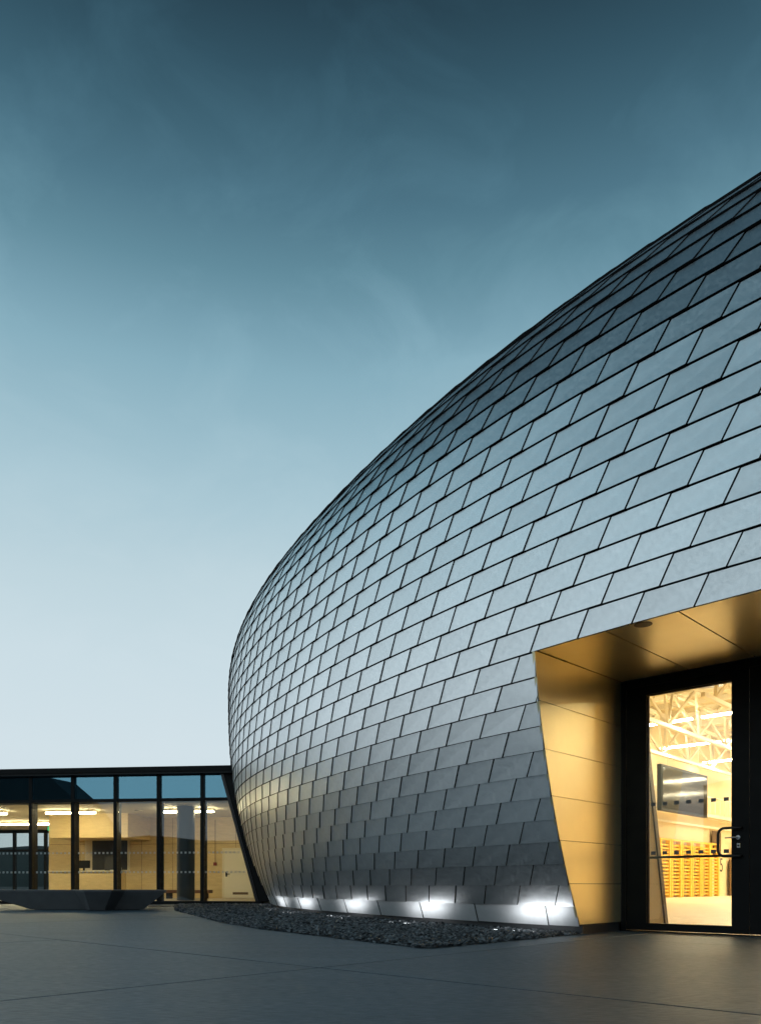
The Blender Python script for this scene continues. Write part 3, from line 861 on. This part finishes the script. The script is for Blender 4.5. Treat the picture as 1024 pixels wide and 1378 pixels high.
# ------------------------------------------------------------------ building seen only in the upper panes
nb = MB()
def NBF(a, b, z): return Vector((-47.5 - a, -38 - b, z))
prf = [(0, -0.02), (0, 5.0), (5.0, 11.2), (8.4, 13.9), (45, 14.6), (45, -0.02)]
nb.prism([NBF(a, 0, z_) for a, z_ in prf], [NBF(a, 5, z_) for a, z_ in prf])
nbo = nb.build('neighbour_building', 'neighbour_wall', org=NBF(20, 2.5, 0))
tagobj(nbo, 'dark building with a sloping end, mirrored in the upper left panes of the wing', 'building')

# ------------------------------------------------------------------ gravel bed with uplights
bed = [(-6.15, 23.7), (-5.75, 21.6), (-4.75, 18.0), (-3.73, 15.4), (-2.46, 12.12), (-1.55, 10.35), (-0.95, 9.38), (-0.45, 8.55), (0.43, 7.2),
       (0.95, 7.74), (2.36, 9.30)]
base = []
for th in [th_j] + [S2TH(s) for s in np.arange(float(np.interp(th_j, _th, _s)) - 0.3, -16, -0.5)]:
    q = shell_pt(th, ROWZ[0]); n_ = shell_n(th, ROWZ[0]); n_.z = 0; n_.normalize(); q = q - n_ * 0.02
    if q.y > 23.8: break
    base.append((q.x, q.y))
polyb = bed + base
gb = MB(); gb.add([(x, y, 0.004) for x, y in polyb], [tuple(range(len(polyb)))])
gbo = gb.build('gravel_base', 'ground_dark', kind='structure')
PX = np.array(polyb)
def inside(x, y):
    c = False; j = len(PX) - 1
    for i in range(len(PX)):
        if (PX[i, 1] > y) != (PX[j, 1] > y) and x < (PX[j, 0] - PX[i, 0]) * (y - PX[i, 1]) / (PX[j, 1] - PX[i, 1]) + PX[i, 0]: c = not c
        j = i
    return c
protos = []
for q in range(10):
    n = 7
    d = RNG.normal(size=(9, 3)); d /= np.linalg.norm(d, axis=1)[:, None]
    bm = bmesh.new()
    for v in d: bm.verts.new(tuple(v * RNG.uniform(0.75, 1.1)))
    r_ = bmesh.ops.convex_hull(bm, input=bm.verts[:])
    bmesh.ops.delete(bm, geom=[v for v in bm.verts if not v.link_faces], context='VERTS')
    bm.verts.index_update()
    protos.append((np.array([v.co[:] for v in bm.verts]), [tuple(v.index for v in f.verts) for f in bm.faces])); bm.free()
V, FF, TT = [], [], []; nb_ = 0
mnx, mxx, mny, mxy = PX[:, 0].min(), PX[:, 0].max(), PX[:, 1].min(), PX[:, 1].max()
cnt = 0
while cnt < 17000:
    x = RNG.uniform(mnx, mxx); y = RNG.uniform(mny, mxy)
    # far stones read larger: thin them out with distance
    if RNG.uniform() > min(1.0, (9.0 / y) ** 1.2): continue
    if not inside(x, y): continue
    pv_, pf = protos[RNG.integers(len(protos))]
    s = RNG.uniform(0.018, 0.042) * (1.0 if y < 12 else 1.25)
    sc = np.array([s * RNG.uniform(0.8, 1.5), s * RNG.uniform(0.7, 1.2), s * RNG.uniform(0.3, 0.6)])
    a, b_, c_ = RNG.uniform(0, 6.28), RNG.normal() * 0.4, RNG.normal() * 0.4
    Rz = np.array([[math.cos(a), -math.sin(a), 0], [math.sin(a), math.cos(a), 0], [0, 0, 1]])
    Rx = np.array([[1, 0, 0], [0, math.cos(b_), -math.sin(b_)], [0, math.sin(b_), math.cos(b_)]])
    Ry = np.array([[math.cos(c_), 0, math.sin(c_)], [0, 1, 0], [-math.sin(c_), 0, math.cos(c_)]])
    vv = (pv_ * sc) @ (Rz @ Rx @ Ry).T + np.array([x, y, 0.006 + RNG.uniform(0, 0.028)])
    V.append(vv); FF += [tuple(i + nb_ for i in f) for f in pf]; nb_ += len(vv)
    TT += [RNG.uniform(0.35, 1.2) if RNG.uniform() < 0.75 else RNG.uniform(1.2, 2.6)] * len(vv); cnt += 1
me = bpy.data.meshes.new('gravel'); me.from_pydata(np.concatenate(V).tolist(), [], FF)
at = me.attributes.new('tint', 'FLOAT', 'POINT'); at.data.foreach_set('value', np.array(TT, dtype=np.float32))
me.materials.append(MATS['slate_chip'])
go = bpy.data.objects.new('gravel', me); COL.objects.link(go)
tagobj(go, 'dark slate chippings along the foot of the shingled hall', 'gravel', kind='stuff')

ups = [((0.871, 9.10), 'uplight in the gravel nearest the golden entrance'), ((-0.237, 11.26), 'uplight in the gravel, second from the entrance'),
       ((-1.31, 13.46), 'uplight in the gravel, third from the entrance'), ((-2.31, 15.9), 'uplight in the gravel, fourth from the entrance'),
       ((-3.0, 17.9), 'uplight in the gravel, fifth from the entrance'), ((-4.0, 22.2), 'uplight in the gravel nearest the glass wing')]
for (x, y), lab in ups:
    best = min(((shell_pt(S2TH(s), 0.25) - Vector((x, y, 0.25))).length, s) for s in np.arange(-16, 6, 0.05))
    foot = shell_pt(S2TH(best[1]), 0.25); kf = 1 - 0.31 / best[0]; x += (foot.x - x) * kf; y += (foot.y - y) * kf
    tgt = shell_pt(S2TH(best[1]), 0.34)
    e_ = empty('uplight', (x, y, 0.02), lab, 'lamp', 'uplights in the gravel bed')
    along = shell_pt(S2TH(best[1] + 0.1), 0.25) - shell_pt(S2TH(best[1] - 0.1), 0.25); along.z = 0; along.normalize()
    inw = (Vector((foot.x, foot.y, 0)) - Vector((x, y, 0))).normalized()
    fr3 = lambda a, b, z, X=x, Y=y, A=along, B=inw: Vector((X, Y, 0)) + A * a + B * b + Vector((0, 0, z))
    MB().box(fr3, -0.42, 0.42, -0.045, 0.045, 0.005, 0.026).build('housing', 'black_steel', e_, bevel=0.004)
    MB().box(fr3, -0.40, 0.40, -0.02, 0.02, 0.0265, 0.028).build('lens', 'uplight_lens', e_)
    L = bpy.data.lights.new('uplight_beam', 'AREA'); L.energy = 1.5; L.color = (0.93, 0.97, 1.0)
    L.shape = 'RECTANGLE'; L.size = 0.8; L.size_y = 0.05; L.spread = math.radians(150)
    lo = bpy.data.objects.new('uplight_beam', L); COL.objects.link(lo); lo.parent = e_
    lo.location = Vector((0, 0, 0.06)) - Vector((0, 0, 0.02)) + Vector((0, 0, 0))
    zax = -(inw * 0.9 + Vector((0, 0, 0.75))).normalized(); xax = along; yax = zax.cross(xax).normalized(); xax = yax.cross(zax)
    lo.rotation_euler = Matrix((xax, yax, zax)).transposed().to_euler()

# ------------------------------------------------------------------ faceted bench, drain cover
topP = [(-6.76, 17.70), (-6.12, 17.70), (-6.05, 18.35), (-5.12, 18.62), (-5.30, 19.25), (-6.55, 19.3), (-9.75, 19.55), (-9.9, 18.75), (-7.22, 18.35)]
botP = [(-6.77, 18.10), (-6.43, 18.10), (-6.36, 18.55), (-5.72, 18.72), (-5.82, 19.0), (-6.5, 19.08), (-8.3, 19.15), (-8.45, 18.75), (-7.04, 18.55)]
bb = empty('faceted_bench', (-6.8, 18.7, 0), 'dark faceted star shaped concrete bench on the paving before the glass wing', 'bench')
MB().prism([(x, y, 0.012) for x, y in botP], [(x, y, 0.452) for x, y in topP]).build('body', 'bench_concrete', bb, bevel=0.006)
cxm = sum(x for x, y in topP) / 9; cym = sum(y for x, y in topP) / 9
MB().prism([(x, y, 0.4525) for x, y in topP], [(x, y, 0.485) for x, y in topP]).build('seat_slab', 'bench_concrete', bb, bevel=0.006)
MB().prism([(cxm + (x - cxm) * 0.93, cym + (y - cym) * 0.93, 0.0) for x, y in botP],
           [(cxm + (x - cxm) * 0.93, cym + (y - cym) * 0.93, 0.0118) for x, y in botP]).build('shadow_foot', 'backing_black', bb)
mc = disc(XYZ, -6.15, 21.8, 0.003, 0.36, z2=0.016).build('drain_cover', 'plinth_dark', org=(-6.15, 21.8, 0))
tagobj(mc, 'dark round drain cover in the paving between bench and gravel', 'drain cover')
